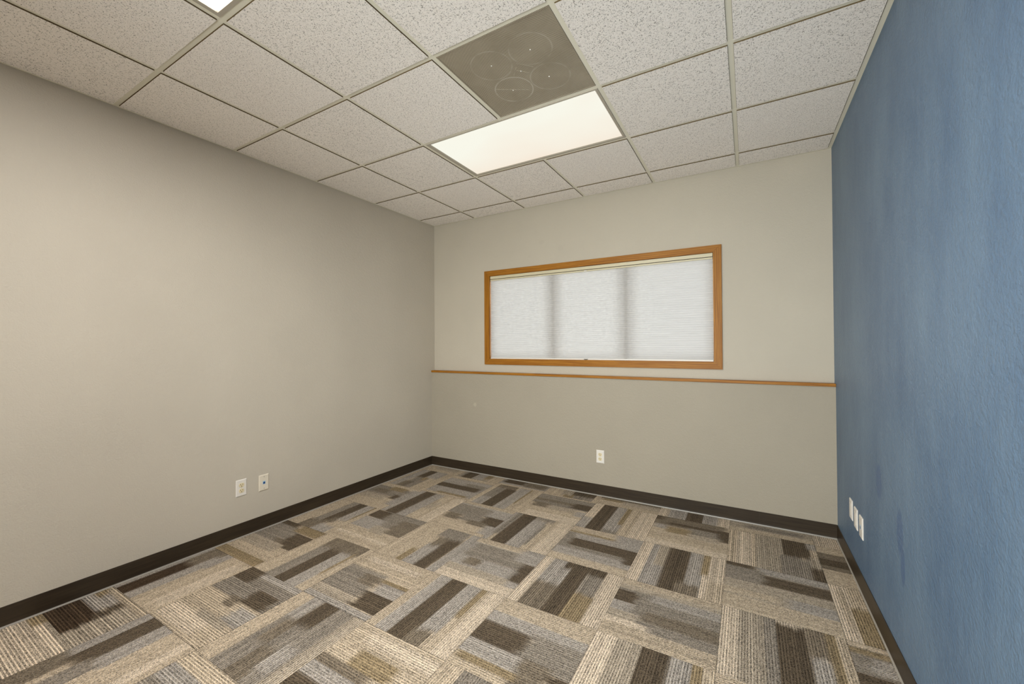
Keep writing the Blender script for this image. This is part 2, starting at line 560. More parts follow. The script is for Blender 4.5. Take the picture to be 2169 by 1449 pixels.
# each carpet square: (strength of yarn lines, base, patches (s0, s1, t0, t1, colour)); s runs along the yarn rows, t across
TILES = {
    (-3, 3): (.1, 'T', [(.3, .9, .14, .34, 'N')]),
    (-2, 3): (.2, 'N', [(0, .4, .06, .12, 'K'), (0, .4, .12, .38, 'D'), (0, .4, .38, .62, 'G'), (.12, .4, .6, .74, 'O'), (0, .4, .76, 1, 'T')]),
    (-1, 3): (.2, 'G', [(.05, .5, .14, .36, 'D'), (.5, .95, .1, .36, 'M'), (0, 1, 0, .06, 'T')]),
    (0, 3): (.7, 'T', [(0, .2, .38, .55, 'O'), (.1, .4, .3, .5, 'N'), (.15, .4, .5, .9, 'D'), (0, .15, .55, .9, 'K')]),
    (1, 3): (.1, 'T', [(.05, .4, .2, .36, 'O'), (.4, 1, .12, .36, 'N'), (0, 1, .28, .36, 'M')]),
    (2, 3): (.6, 'L', [(0, .4, .15, .40, 'G'), (0, .4, .40, .63, 'D'), (0, .4, .63, .84, 'G')]),
    (3, 3): (.1, 'N', [(0, 1, 0, .12, 'T'), (.2, .9, .16, .28, 'K')]),
    (4, 3): (.7, 'L', []),
    (-3, 2): (.2, 'T', [(0, 1, .14, .32, 'G'), (0, .55, .34, .66, 'K'), (.55, 1, .32, .52, 'D'), (.45, .62, .5, .62, 'O'), (.6, 1, .52, .8, 'G'), (.0, .3, .3, .5, 'M')]),
    (-2, 2): (.25, 'G', [(0, 1, .86, 1, 'T'), (.5, .95, .56, .72, 'K'), (.0, .92, .38, .57, 'D'), (.25, .92, .08, .15, 'O'), (0, 1, 0, .08, 'T')]),
    (-1, 2): (.25, 'T', [(0, 1, .1, .33, 'K'), (0, .35, .1, .3, 'G'), (0, .85, .31, .53, 'D'), (0, 1, .53, .76, 'G'), (.85, 1, .1, .5, 'M'), (.3, 1, .76, .80, 'O')]),
    (0, 2): (.15, 'T', [(0, 1, .55, .96, 'K'), (.05, .35, .40, .58, 'M'), (.0, .9, .66, .76, 'M'), (.7, 1, .58, .80, 'D'), (.35, .85, .40, .55, 'N'), (.85, 1, .30, .5, 'G'), (.1, 1, 0, .22, 'L')]),
    (1, 2): (.65, 'T', [(.4, 1, 0, .15, 'L'), (0, .4, 0, .15, 'G'), (0, 1, .15, .38, 'D'), (0, 1, .38, .60, 'G'), (.35, 1, .53, .61, 'O'), (0, 1, .76, 1, 'L'), (0, .1, .38, .6, 'K')]),
    (2, 2): (.12, 'T', [(0, .95, .68, 1, 'M'), (.5, 1, .55, .75, 'K'), (.03, .2, .55, .7, 'G'), (.0, .1, .86, 1, 'D'), (.2, .52, .46, .66, 'O'), (.87, 1, .48, .85, 'D'), (.2, .9, .74, .82, 'D'), (0, 1, 0, .16, 'L'), (.5, .9, .4, .55, 'N')]),
    (3, 2): (.7, 'T', [(0, 1, .1, .28, 'L'), (0, 1, .32, .62, 'N'), (.5, 1, .62, .92, 'D'), (.82, 1, .9, 1, 'G'), (0, .5, .58, .92, 'K'), (0, .3, .88, 1, 'D'), (.3, .6, .9, 1, 'N')]),
    (4, 2): (.12, 'T', [(0, .35, .36, .80, 'M'), (0, .35, .46, .64, 'D')]),
    (-3, 1): (.15, 'T', [(0, 1, .5, .85, 'K'), (.15, .5, .56, .72, 'M'), (.4, .75, .74, .9, 'O'), (.72, .95, .42, .6, 'D'), (.85, 1, .2, .92, 'G'), (.0, .7, .3, .5, 'N')]),
    (-2, 1): (.2, 'T', [(0, 1, 0, .1, 'G'), (0, 1, .1, .34, 'D'), (0, 1, .34, .54, 'G'), (0, 1, .78, 1, 'L'), (.4, .7, .54, .7, 'N')]),
    (-1, 1): (.15, 'T', [(0, 1, .58, .90, 'G'), (0, .65, .5, .86, 'K'), (.68, 1, .36, .62, 'D'), (.05, .32, .30, .5, 'M'), (.32, .7, .34, .55, 'K'), (.85, 1, .08, .36, 'G'), (.5, .85, .26, .4, 'M')]),
    (0, 1): (.6, 'T', [(0, 1, 0, .08, 'G'), (.2, 1, .05, .15, 'K'), (0, 1, .14, .38, 'D'), (.0, .9, .38, .60, 'G'), (.9, 1, .38, .7, 'K'), (.1, .8, .60, .64, 'K'), (0, .8, .64, .74, 'T'), (0, 1, .76, 1, 'L')]),
    (1, 1): (.15, 'G', [(0, .65, .84, 1, 'T'), (0, .65, .80, .85, 'O'), (.03, 1, .42, .64, 'D'), (0, 1, .34, .43, 'K'), (.88, 1, .28, .6, 'D'), (0, .12, .4, .78, 'K'), (0, 1, 0, .16, 'T')]),
    (2, 1): (.65, 'L', [(0, 1, .14, .34, 'G'), (.45, 1, .22, .34, 'N'), (0, 1, .34, .60, 'D'), (0, 1, .60, .77, 'G'), (.5, 1, .75, .83, 'O'), (.0, .22, .52, .76, 'M'), (0, .4, .83, 1, 'T')]),
    (3, 1): (.1, 'N', [(0, .32, .92, 1, 'D'), (.32, 1, .86, 1, 'G'), (0, .4, .6, .92, 'K'), (.38, 1, .62, .84, 'D'), (.0, .5, .30, .42, 'T'), (.6, 1, .2, .45, 'G'), (0, 1, 0, .26, 'T')]),
    (4, 1): (.7, 'L', [(0, .6, .13, .3, 'O'), (.2, .9, .06, .12, 'T'), (.6, 1, .15, .3, 'T')]),
    (-3, 0): (.25, 'T', [(.2, 1, .35, .52, 'K'), (.25, 1, .50, .70, 'D'), (.28, .46, .6, .74, 'M'), (.4, 1, .70, .88, 'G'), (.5, 1, .87, .91, 'O'), (.0, .25, .3, .62, 'M'), (.0, .2, .60, .92, 'G')]),
    (-2, 0): (.15, 'T', [(.15, 1, .55, 1, 'K'), (.0, .3, .74, .98, 'D'), (.66, 1, .42, .86, 'M'), (0, .45, .40, .72, 'G'), (.4, .7, .35, .56, 'N'), (0, 1, .16, .22, 'L')]),
    (-1, 0): (.4, 'T', [(.0, .32, .36, .46, 'O'), (.0, .55, .47, .66, 'G'), (.5, .75, .5, .72, 'M'), (0, .78, .66, .86, 'D'), (.74, 1, .42, .84, 'K'), (0, 1, .87, 1, 'G')]),
    (0, 0): (.3, 'G', [(0, .75, .88, 1, 'T'), (.05, 1, .52, .86, 'K'), (.7, 1, .7, .95, 'G'), (.14, .36, .34, .5, 'M'), (.84, 1, .28, .68, 'D'), (.0, .85, .16, .30, 'N'), (0, 1, 0, .17, 'L')]),
    (1, 0): (.75, 'L', [(.48, 1, .13, .42, 'G'), (0, .48, .13, .42, 'M'), (0, 1, .40, .60, 'D'), (.0, 1, .60, .80, 'K'), (.0, .46, .60, .82, 'O'), (.85, 1, .3, .8, 'D')]),
    (2, 0): (.5, 'K', [(0, 1, .88, 1, 'T'), (0, 1, .80, .89, 'N'), (.35, 1, .68, .82, 'G'), (0, .22, .56, .76, 'D'), (0, .2, .40, .56, 'G'), (.32, .66, .34, .5, 'M'), (.6, 1, .34, .52, 'M'), (0, .3, .27, .4, 'N'), (0, 1, 0, .20, 'T'), (0, .4, .2, .28, 'L')]),
    (3, 0): (.7, 'L', [(0, 1, .15, .36, 'N'), (0, 1, .36, .46, 'K'), (0, .95, .46, .72, 'D'), (.6, 1, .68, .84, 'M'), (0, .6, .70, .86, 'G'), (0, 1, .84, .92, 'O'), (0, 1, .92, 1, 'T')]),
    (4, 0): (.7, 'K', [(0, .3, .93, 1, 'T'), (0, .3, .84, .92, 'O'), (.14, .3, .62, .82, 'G'), (0, .3, .36, .58, 'D'), (0, .3, 0, .3, 'T')]),
    (-3, -1): (.45, 'T', [(0, .45, .9, 1, 'D'), (0, .7, .5, .9, 'K'), (.62, 1, .44, .8, 'D'), (.5, .7, .4, .6, 'M'), (.5, 1, .82, 1, 'O'), (0, 1, 0, .14, 'O'), (0, .8, .3, .5, 'N')]),
    (-2, -1): (.3, 'T', [(0, .8, .26, .45, 'K'), (0, .78, .44, .64, 'D'), (.76, 1, .24, .92, 'M'), (0, .76, .64, .84, 'G'), (.3, .8, .83, .87, 'O')]),
    (-1, -1): (.6, 'T', [(.42, 1, .54, .60, 'O'), (.0, .62, .22, .66, 'K'), (.34, .6, .42, .60, 'M'), (.66, 1, .36, .54, 'G'), (.62, 1, .10, .36, 'D'), (0, .6, .08, .22, 'N'), (0, 1, 0, .08, 'G'), (.1, .9, .8, .9, 'L')]),
    (0, -1): (.5, 'T', [(0, 1, .12, .29, 'G'), (0, 1, .29, .51, 'D'), (.2, 1, .51, .71, 'G'), (.5, 1, .70, .77, 'O'), (.0, .2, .48, .68, 'M'), (.0, .5, .72, .8, 'T'), (0, 1, .82, 1, 'L')]),
    (1, -1): (.55, 'T', [(0, 1, .60, .78, 'G'), (0, .52, .34, .62, 'D'), (.5, 1, .30, .66, 'K'), (0, .58, .17, .35, 'G'), (.56, .84, .04, .36, 'M'), (.02, .6, .09, .17, 'O'), (.84, 1, .1, .3, 'D')]),
    (2, -1): (.65, 'L', [(0, 1, .2, .42, 'N'), (0, 1, .42, .66, 'D'), (0, 1, .66, .83, 'G'), (0, 1, .83, .91, 'O'), (0, 1, .91, 1, 'T')]),
    (3, -1): (.5, 'T', [(0, 1, .5, .8, 'N'), (.3, .8, .3, .5, 'M')]),
    (-3, -2): (.15, 'T', [(0, 1, 0, .12, 'G'), (0, .66, .12, .34, 'B'), (.64, 1, .10, .42, 'M'), (0, .9, .34, .50, 'G'), (.66, 1, .42, .55, 'G'), (.1, .9, .75, .95, 'L')]),
    (-2, -2): (.75, 'T', [(0, 1, .56, .92, 'K'), (.1, 1, .92, 1, 'G'), (.58, .95, .56, .78, 'D'), (.0, .3, .78, 1, 'D'), (.42, .6, .44, .6, 'M'), (.72, 1, .30, .52, 'G'), (0, .7, .05, .25, 'L'), (.4, .9, .22, .32, 'N')]),
    (-1, -2): (.6, 'T', [(0, 1, .22, .85, 'K'), (.68, 1, .22, .38, 'G'), (.34, .66, .30, .46, 'M'), (.66, 1, .40, .62, 'D'), (.0, .35, .45, .68, 'M'), (.15, .45, .64, .82, 'G'), (0, 1, .86, 1, 'N')]),
    (0, -2): (.6, 'T', [(.3, .75, .56, .74, 'O'), (0, .6, .46, .56, 'M'), (0, 1, .30, .46, 'G'), (0, .5, .06, .32, 'D'), (.5, 1, .06, .3, 'K'), (.2, 1, .8, .95, 'L')]),
    (1, -2): (.6, 'T', [(0, 1, .2, .5, 'K'), (0, 1, .5, .7, 'D')]),
    (-3, -3): (1.0, 'N', [(0, 1, .0, .42, 'L'), (0, .3, .35, .5, 'O'), (0, .68, .46, .74, 'B'), (.5, .66, .7, .95, 'D'), (0, .5, .74, .96, 'G'), (.0, .2, .84, .96, 'O'), (.66, 1, .46, .85, 'N'), (.1, 1, .93, 1, 'T')]),
    (-2, -3): (.35, 'T', [(.38, 1, 0, .13, 'G'), (0, .42, 0, .22, 'M'), (.4, 1, .13, .36, 'D'), (.42, .6, .34, .46, 'M'), (.1, .5, .3, .5, 'K'), (.5, 1, .36, .55, 'G'), (.2, 1, .8, .92, 'L')]),
    (-1, -3): (.7, 'G', [(0, 1, .1, .3, 'D'), (0, 1, .85, 1, 'T'), (0, 1, .5, .7, 'K')]),
}


def carpet_tile(a, b):
    x0, y0 = TX + T * a, TY + T * b
    ribx = (a + b) % 2 == 0
    lines, base, patches = TILES.get((a, b), (.5, 'T', [(.1, .9, .2, .42, 'D'), (0, 1, .42, .62, 'G'), (.4, .8, .62, .72, 'O'), (0, .6, .05, .2, 'K')]))
    g = 0.0006
    lox, hix = max(x0 + g, 0.004), min(x0 + T - g, XR - 0.004)
    loy, hiy = max(y0 + g, YF + 0.004), min(y0 + T - g, YL - 0.004)
    if hix - lox < 0.01 or hiy - loy < 0.01:
        return
    me = bpy.data.meshes.new('carpet_tile')
    verts, faces, cols, uvs = [], [], [], []
    rnd = random.Random(a * 37 + b * 101)
    off = rnd.random() * 40
    # strip edges across the rows
    tset = sorted(set([i / 22 for i in range(23)] + [p[2] for p in patches] + [p[3] for p in patches]))
    tset = [t for i, t in enumerate(tset) if i == 0 or t - tset[i - 1] > 1e-4]

    def P(s, t):
        x, y = (x0 + s * T, y0 + t * T) if ribx else (x0 + t * T, y0 + s * T)
        return min(max(x, lox), hix), min(max(y, loy), hiy)

    def key_at(s_, t_, js):
        key = base
        for i_, p in enumerate(patches):
            if p[2] <= t_ <= p[3] and p[0] + (js[i_] if p[0] > 0.001 else 0) <= s_ <= p[1] + (js[-1 - i_] if p[1] < 0.999 else 0):
                key = p[4]
        return lin(CC[key])

    NS = 24
    for i in range(len(tset) - 1):
        t0, t1 = tset[i], tset[i + 1]
        jit = 1 + rnd.uniform(-0.08, 0.08)
        js = [rnd.uniform(-0.02, 0.02) for _ in range(2 * len(patches) + 2)]
        # colour along the strip: yarn ends fade into each other over a few centimetres
        row = []
        for k in range(NS + 1):
            acc = [0.0, 0.0, 0.0]
            wsum = 0.0
            for ds, w in ((-0.03, .6), (0, 1.1), (0.03, .6)):
                for dt, w2 in ((-0.012, .3), (0, 1), (0.012, .3)):
                    c = key_at(min(.999, max(.001, k / NS + ds)), min(.999, max(.001, (t0 + t1) / 2 + dt)), js)
                    for q_ in range(3):
                        acc[q_] += c[q_] * w * w2
                    wsum += w * w2
            row.append(tuple(v / wsum * jit for v in acc))
        for k in range(NS):
            q = [P(k / NS, t0), P((k + 1) / NS, t0), P((k + 1) / NS, t1), P(k / NS, t1)]
            if abs(q[0][0] - q[2][0]) < 1e-5 or abs(q[0][1] - q[2][1]) < 1e-5:
                continue
            st = [((x - x0, y - y0) if ribx else (y - y0, x - x0)) for x, y in q]
            cq = [row[k], row[k + 1], row[k + 1], row[k]]
            if not ribx:
                q, st, cq = q[::-1], st[::-1], cq[::-1]
            n = len(verts)
            verts += [(x, y, 0.0) for x, y in q]
            faces.append((n, n + 1, n + 2, n + 3))
            cols.append([(*c, lines) for c in cq])
            uvs.append([(s_ + off, t_ + off) for s_, t_ in st])
    n = len(verts)
    zb = -0.0070
    verts += [(lox, loy, 0), (hix, loy, 0), (hix, hiy, 0), (lox, hiy, 0), (lox, loy, zb), (hix, loy, zb), (hix, hiy, zb), (lox, hiy, zb)]
    sides = [(4, 5, 1, 0), (5, 6, 2, 1), (6, 7, 3, 2), (7, 4, 0, 3), (7, 6, 5, 4)]
    nt_ = len(faces)
    faces += [tuple(n + k for k in f) for f in sides]
    me.from_pydata(verts, [], faces)
    ca = me.color_attributes.new('Col', 'FLOAT_COLOR', 'CORNER')
    ul = me.uv_layers.new(name='UVMap')
    for pi, p in enumerate(me.polygons):
        p.material_index = 0 if pi < nt_ else 1
        for k, li in enumerate(p.loop_indices):
            ca.data[li].color = cols[pi][k] if pi < nt_ else (0.1, 0.1, 0.1, 0)
            ul.data[li].uv = uvs[pi][k] if pi < nt_ else (0, 0)
    me.materials.append(M_carpet)
    me.materials.append(M_carpet_edge)
    link('carpet_tile', me, floor)


for b in range(-5, 4):
    for a in range(-3, 5):
        carpet_tile(a, b)

# ------------------------------------------------------------------ ceiling: deck, grid, tiles
ceiling = struct(boxobj('ceiling', (0, XR, YF, YU, H + 0.14, H + 0.20), M_dark_void), 'suspended ceiling of speckled acoustic tiles in a painted grid')
XE = [0.0] + [GX + G * j for j in range(5)] + [XR]
YE = [YF] + [G * i for i in range(-2, 5)] + [YU]


def tile_mesh(w, d, l, r, n, f):
    """tegular tile of module w x d; l r n f: visible face inset on each side"""
    bm = bmesh.new()
    for fc in box(bm, l, w - r, n, d - f, -0.0055, 0.0030, 1):
        if fc.calc_center_median().z < -0.005:
            fc.material_index = 0
    box(bm, l - 0.006, w - r + 0.006, n - 0.006, d - f + 0.006, 0.0030, 0.0150, 1)
    me = bpy.data.meshes.new('ceiling_tile')
    bmesh.ops.recalc_face_normals(bm, faces=list(bm.faces))
    bm.to_mesh(me)
    bm.free()
    me.materials.append(M_tile)
    me.materials.append(M_tile_edge)
    return me


cache = {}
LIGHT_CELLS = {(2, 2), (3, 2)}
for xi in range(len(XE) - 1):
    for yi in range(len(YE) - 1):
        y0 = YE[yi]
        if xi in (2, 3) and abs(y0 - 2 * G) < 1e-6 or xi in (2, 3) and abs(y0 + G) < 1e-6:
            continue
        if xi == 3 and abs(y0 - G) < 1e-6:
            continue
        w, d = XE[xi + 1] - XE[xi], YE[yi + 1] - YE[yi]
        ins = (0.0235 if xi == 0 else 0.0128, 0.0255 if xi == len(XE) - 2 else 0.0128,
               0.0235 if yi == 0 else 0.0128, 0.0235 if yi == len(YE) - 2 else 0.0128)
        key = (round(w, 4), round(d, 4), ins)
        if key not in cache:
            cache[key] = tile_mesh(w, d, *ins)
        o = link('ceiling_tile', cache[key], ceiling)
        o.location = (XE[xi], y0, H)

# main tees run along X, cross tees fill in along Y
for y in YE[1:-1]:
    bm = bmesh.new()
    box(bm, 0.001, XR - 0.001, y - 0.0118, y + 0.0118, H, H + 0.0016)
    box(bm, 0.001, XR - 0.001, y - 0.0012, y + 0.0012, H + 0.0016, H + 0.038)
    obj('main_tee', bm, M_tee, ceiling)
for j, x in enumerate(XE[1:-1]):
    for yi in range(len(YE) - 1):
        y0, y1 = YE[yi], YE[yi + 1]
        if j == 2 and (abs(y0 - 2 * G) < 1e-6 or abs(y0 + G) < 1e-6):
            continue
        bm = bmesh.new()
        a0 = y0 + (0.0119 if yi else 0.001)
        a1 = y1 - (0.0119 if yi < len(YE) - 2 else 0.001)
        box(bm, x - 0.0118, x + 0.0118, a0, a1, H + 0.0003, H + 0.0016)
        box(bm, x - 0.0012, x + 0.0012, a0, a1, H + 0.0016, H + 0.036)
        obj('cross_tee', bm, M_tee, ceiling)
# wall angle mouldings
AW = 0.0215
for dims, leg in (((0.0005, AW, YF, YU, H - 0.0005, H + 0.001), (0.0005, 0.0015, YF, YU, H + 0.001, H + 0.022)),
                  ((XR - AW, XR - 0.0005, YF, YU, H - 0.0005, H + 0.001), (XR - 0.0015, XR - 0.0005, YF, YU, H + 0.001, H + 0.022)),
                  ((AW, XR - AW, YU - AW, YU - 0.0005, H - 0.0005, H + 0.001), (AW, XR - AW, YU - 0.0015, YU - 0.0005, H + 0.001, H + 0.022)),
                  ((AW, XR - AW, YF + 0.0005, YF + AW, H - 0.0005, H + 0.001), (AW, XR - AW, YF + 0.0005, YF + 0.0015, H + 0.001, H + 0.022))):
    bm = bmesh.new()
    box(bm, *dims)
    box(bm, *leg)
    obj('wall_angle', bm, M_tee, ceiling)


# ------------------------------------------------------------------ ceiling lights
def troffer(x0, y0, lens_mat, label):
    x1, y1 = x0 + 2 * G, y0 + G
    root = tag(empty('ceiling_light', ((x0 + x1) / 2, (y0 + y1) / 2, H)), label, 'ceiling light', 'recessed two by four ceiling lights')
    bm = bmesh.new()   # open-bottomed steel body
    zt = H + 0.11
    a = 0.014
    box(bm, x0 + a, x1 - a, y0 + a, y0 + a + 0.001, H + 0.002, zt)
    box(bm, x0 + a, x1 - a, y1 - a - 0.001, y1 - a, H + 0.002, zt)
    box(bm, x0 + a, x0 + a + 0.001, y0 + a, y1 - a, H + 0.002, zt)
    box(bm, x1 - a - 0.001, x1 - a, y0 + a, y1 - a, H + 0.002, zt)
    box(bm, x0 + a, x1 - a, y0 + a, y1 - a, zt, zt + 0.001)
    keep_parent(obj('housing', bm, M_fixture), root)
    # door frame: four mitred bars with a sloped inner lip
    o_ = (x0 + 0.0125, x1 - 0.0125, y0 + 0.0125, y1 - 0.0125)
    i_ = (x0 + 0.038, x1 - 0.030, y0 + 0.026, y1 - 0.034)
    bm = bmesh.new()
    rings = []
    for (ax, bx, ay, by), z in ((o_, H + 0.004), (o_, H - 0.0035), ((i_[0] - 0.005, i_[1] + 0.005, i_[2] - 0.005, i_[3] + 0.005), H - 0.0035), (i_, H + 0.0005), (i_, H + 0.004)):
        rings.append([bm.verts.new(p) for p in ((ax, ay, z), (bx, ay, z), (bx, by, z), (ax, by, z))])
    for k in range(5):
        r0, r1 = rings[k], rings[(k + 1) % 5]
        for q in range(4):
            bm.faces.new((r0[q], r0[(q + 1) % 4], r1[(q + 1) % 4], r1[q]))
    keep_parent(obj('door_frame', bm, M_fixture), root)
    bm = bmesh.new()
    for fc in box(bm, i_[0] - 0.004, i_[1] + 0.004, i_[2] - 0.004, i_[3] + 0.004, H + 0.0022, H + 0.0052, 1):
        if fc.calc_center_median().z < H + 0.0025:
            fc.material_index = 0      # the lit face looks down into the room
    keep_parent(obj('lens', bm, [lens_mat, M_fixture]), root)
    return root


troffer(GX + G, 2 * G, M_lens_front, 'lit recessed troffer with cream glowing lens nearest the window')
troffer(GX + G, -G, M_lens_rear, 'lit recessed troffer with white glowing lens cut off by the top edge')

# ------------------------------------------------------------------ return air grille
gx, gy = GX + 2 * G, G
root = tag(empty('air_grille', (gx + G / 2, gy + G / 2, H)), 'square perforated grey metal air grille in the ceiling beside the light', 'air vent')
bm = bmesh.new()
box(bm, gx + 0.0125, gx + G - 0.0125, gy + 0.0125, gy + G - 0.0125, H + 0.0005, H + 0.0018)
keep_parent(obj('perforated_panel', bm, M_perf), root)
bm = bmesh.new()
for d in ((gx + .013, gx + G - .013, gy + .013, gy + .019), (gx + .013, gx + G - .013, gy + G - .019, gy + G - .013),
          (gx + .013, gx + .019, gy + .019, gy + G - .019), (gx + G - .019, gx + G - .013, gy + .019, gy + G - .019)):
    box(bm, d[0], d[1], d[2], d[3], H - 0.0015, H + 0.0004)
keep_parent(obj('edge_frame', bm, M_perf), root)
for sx, sy in ((.688, .320), (.338, .322), (.512, .497), (.683, .672), (.333, .678)):
    bm = bmesh.new()
    bmesh.ops.create_cone(bm, cap_ends=True, segments=12, radius1=0.0028, radius2=0.0045, depth=0.0025,
                          matrix=Matrix.Translation((gx + sx * G, gy + sy * G, H - 0.0008)))
    keep_parent(obj('screw', bm, M_screw), root)
# faint bracket plate and blade behind the mesh, pressed against it
for (cx, cy, wx, wy, ang) in ((.525, .505, .105, .0035, .75), (.47, .47, .10, .0035, -.85), (.335, .665, .30, .0035, .55), (.575, .445, .14, .0035, .8)):
    bm = bmesh.new()
    box(bm, -wx * G / 2, wx * G / 2, -wy * G / 2, wy * G / 2, -0.0009, 0.0)
    bmesh.ops.transform(bm, matrix=Matrix.Translation((gx + cx * G, gy + cy * G, H + 0.0004)) @ Matrix.Rotation(ang, 4, 'Z'), verts=list(bm.verts))
    keep_parent(obj('crease_line', bm, flat_mat('dust_line', (178, 168, 148), 0.6)), root)

# ------------------------------------------------------------------ baseboards (vinyl cove base)
BH = 0.100


def cove(name_root, label, pieces, horiz, pos, sgn):
    """pieces: (a0, a1) runs along the wall; profile stands on the wall plane at pos, facing sgn"""
    root = struct(empty(name_root, (0, 0, 0)), label)
    th = 0.0035
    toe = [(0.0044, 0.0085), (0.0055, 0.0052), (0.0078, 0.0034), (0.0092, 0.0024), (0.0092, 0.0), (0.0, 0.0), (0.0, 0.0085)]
    body = [(0, BH), (th * 0.6, BH), (th, BH - 0.001), (th, 0.018), (0.0044, 0.0085), (0, 0.0085)]
    for a0, a1 in pieces:
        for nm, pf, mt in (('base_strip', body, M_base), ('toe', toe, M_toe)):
            bm = bmesh.new()
            rings = []
            for a in (a0, a1):
                r = []
                for d, z in pf:
                    c = pos + sgn * (d + 0.0003)
                    r.append(bm.verts.new((a, c, z) if horiz else (c, a, z)))
                rings.append(r)
            n = len(pf)
            for k in range(n):
                bm.faces.new((rings[0][k], rings[0][(k + 1) % n], rings[1][(k + 1) % n], rings[1][k]))
            bm.faces.new(rings[0])
            bm.faces.new(rings[1][::-1])
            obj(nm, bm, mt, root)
    return root


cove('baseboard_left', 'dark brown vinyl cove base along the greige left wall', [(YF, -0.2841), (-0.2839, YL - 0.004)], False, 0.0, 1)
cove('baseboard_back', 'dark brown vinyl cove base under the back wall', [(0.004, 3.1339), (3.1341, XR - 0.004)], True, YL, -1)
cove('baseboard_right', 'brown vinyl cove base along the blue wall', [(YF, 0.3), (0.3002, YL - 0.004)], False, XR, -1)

# ------------------------------------------------------------------ oak ledge on the lower wall
bm = bmesh.new()
box(bm, 0.0005, XR - 0.0005, YL - 0.011, YU - 0.0003, 1.0362, 1.0570)
bevel_all(bm, 0.0025)
struct(obj('trim_1', bm, M_oak_x), 'narrow oak ledge trim running across the back wall below the window')

# ------------------------------------------------------------------ window
win = struct(empty('window_1', ((WX0 + WX1) / 2, YU, WZ0)), 'wide oak framed window in the back wall')
OX0, OX1, OZ0, OZ1 = 0.690, 2.902, 1.135, 2.1065
IX0, IX1, IZ0, IZ1 = 0.754, 2.843, 1.194, 2.051


def casing(name, outer, inner, mat):
    """mitred flat board: outer/inner are (x,z) pairs of the two ends"""
    bm = bmesh.new()
    yb, yf = YU - 0.0002, YU - 0.0165
    pts = [outer[0], outer[1], inner[1], inner[0]]
    b = [bm.verts.new((x, yb, z)) for x, z in pts]
    f = [bm.verts.new((x, yf, z)) for x, z in pts]
    bm.faces.new(b)
    bm.faces.new(f[::-1])
    for k in range(4):
        bm.faces.new((b[k], f[k], f[(k + 1) % 4], b[(k + 1) % 4]))
    bmesh.ops.recalc_face_normals(bm, faces=list(bm.faces))
    bmesh.ops.bevel(bm, geom=[e for e in bm.edges if all(abs(v.co.y - yf) < 1e-5 for v in e.verts)], offset=0.0022, segments=2, affect='EDGES')
    return keep_parent(obj(name, bm, mat), win)


casing('casing_board', [(OX0, OZ1), (OX1, OZ1)], [(IX0, IZ1), (IX1, IZ1)], M_oak_x)
casing('casing_board', [(OX0, OZ0), (OX1, OZ0)], [(IX0, IZ0), (IX1, IZ0)], M_oak_x)
casing('casing_board', [(OX0, OZ0), (OX0, OZ1)], [(IX0, IZ0), (IX0, IZ1)], M_oak_z)
casing('casing_board', [(OX1, OZ0), (OX1, OZ1)], [(IX1, IZ0), (IX1, IZ1)], M_oak_z)
# oak jamb lining
J0, J1 = YU - 0.0002, YU + 0.12
for dims, mt in (((WX0, IX0 - 0.002, J0, J1, WZ0, WZ1), M_oak_z), ((IX1 + 0.002, WX1, J0, J1, WZ0, WZ1), M_oak_z),
                 ((IX0 - 0.002, IX1 + 0.002, J0, J1, WZ0, IZ0 - 0.002), M_oak_x), ((IX0 - 0.002, IX1 + 0.002, J0, J1, IZ1 + 0.002, WZ1), M_oak_x)):
    keep_parent(boxobj('jamb', dims, mt), win)
# three sashes with panes and two mullions
ME = [IX0 - 0.001, 1.463, 2.155, IX1 + 0.001]
for x in ME[1:3]:
    keep_parent(boxobj('mullion', (x - 0.022, x + 0.022, YU + 0.055, YU + 0.11, IZ0, IZ1), M_sash, None, 0.002), win)
for k in range(3):
    x0 = ME[k] + (0.033 if k else 0.0)
    x1 = ME[k + 1] - (0.033 if k < 2 else 0.0)
    bm = bmesh.new()
    w = 0.022
    box(bm, x0, x1, YU + .07, YU + .10, IZ0, IZ0 + w)
    box(bm, x0, x1, YU + .07, YU + .10, IZ1 - w, IZ1)
    box(bm, x0, x0 + w, YU + .07, YU + .10, IZ0 + w, IZ1 - w)
    box(bm, x1 - w, x1, YU + .07, YU + .10, IZ0 + w, IZ1 - w)
    sash = keep_parent(obj('sash', bm, M_sash), win)
    keep_parent(boxobj('pane', (x0 + w - .003, x1 - w + .003, YU + .083, YU + .087, IZ0 + w - .003, IZ1 - w + .003), M_glass), sash)
    sash.children[0].matrix_parent_inverse = sash.matrix_parent_inverse @ Matrix.Identity(4)
    sash.children[0].matrix_parent_inverse = Matrix.Identity(4)

# ------------------------------------------------------------------ unseen glazing added behind the camera for fill daylight
sf = struct(empty('added_fill_window', ((FX0 + FX1) / 2, YF, FZ0)), 'unseen glazed opening added behind the camera to light the room')
fy0, fy1 = YF - 0.10, YF - 0.04
nb = 3
for k in range(nb + 1):
    x = FX0 + (FX1 - FX0) * k / nb
    w0, w1 = (x, x + 0.05) if k == 0 else ((x - 0.05, x) if k == nb else (x - 0.025, x + 0.025))
    keep_parent(boxobj('mullion', (w0, w1, fy0, fy1, FZ0, FZ1), M_sash), sf)
for z0, z1 in ((FZ0, FZ0 + 0.05), (FZ1 - 0.05, FZ1)):
    keep_parent(boxobj('sash_rail', (FX0 + 0.05, FX1 - 0.05, fy0, fy1, z0, z1), M_sash), sf)
for k in range(nb):
    x0 = FX0 + (FX1 - FX0) * k / nb + 0.03
    x1 = FX0 + (FX1 - FX0) * (k + 1) / nb - 0.03
    keep_parent(boxobj('pane', (x0, x1, YF - 0.073, YF - 0.067, FZ0 + 0.045, FZ1 - 0.045), M_glass), sf)
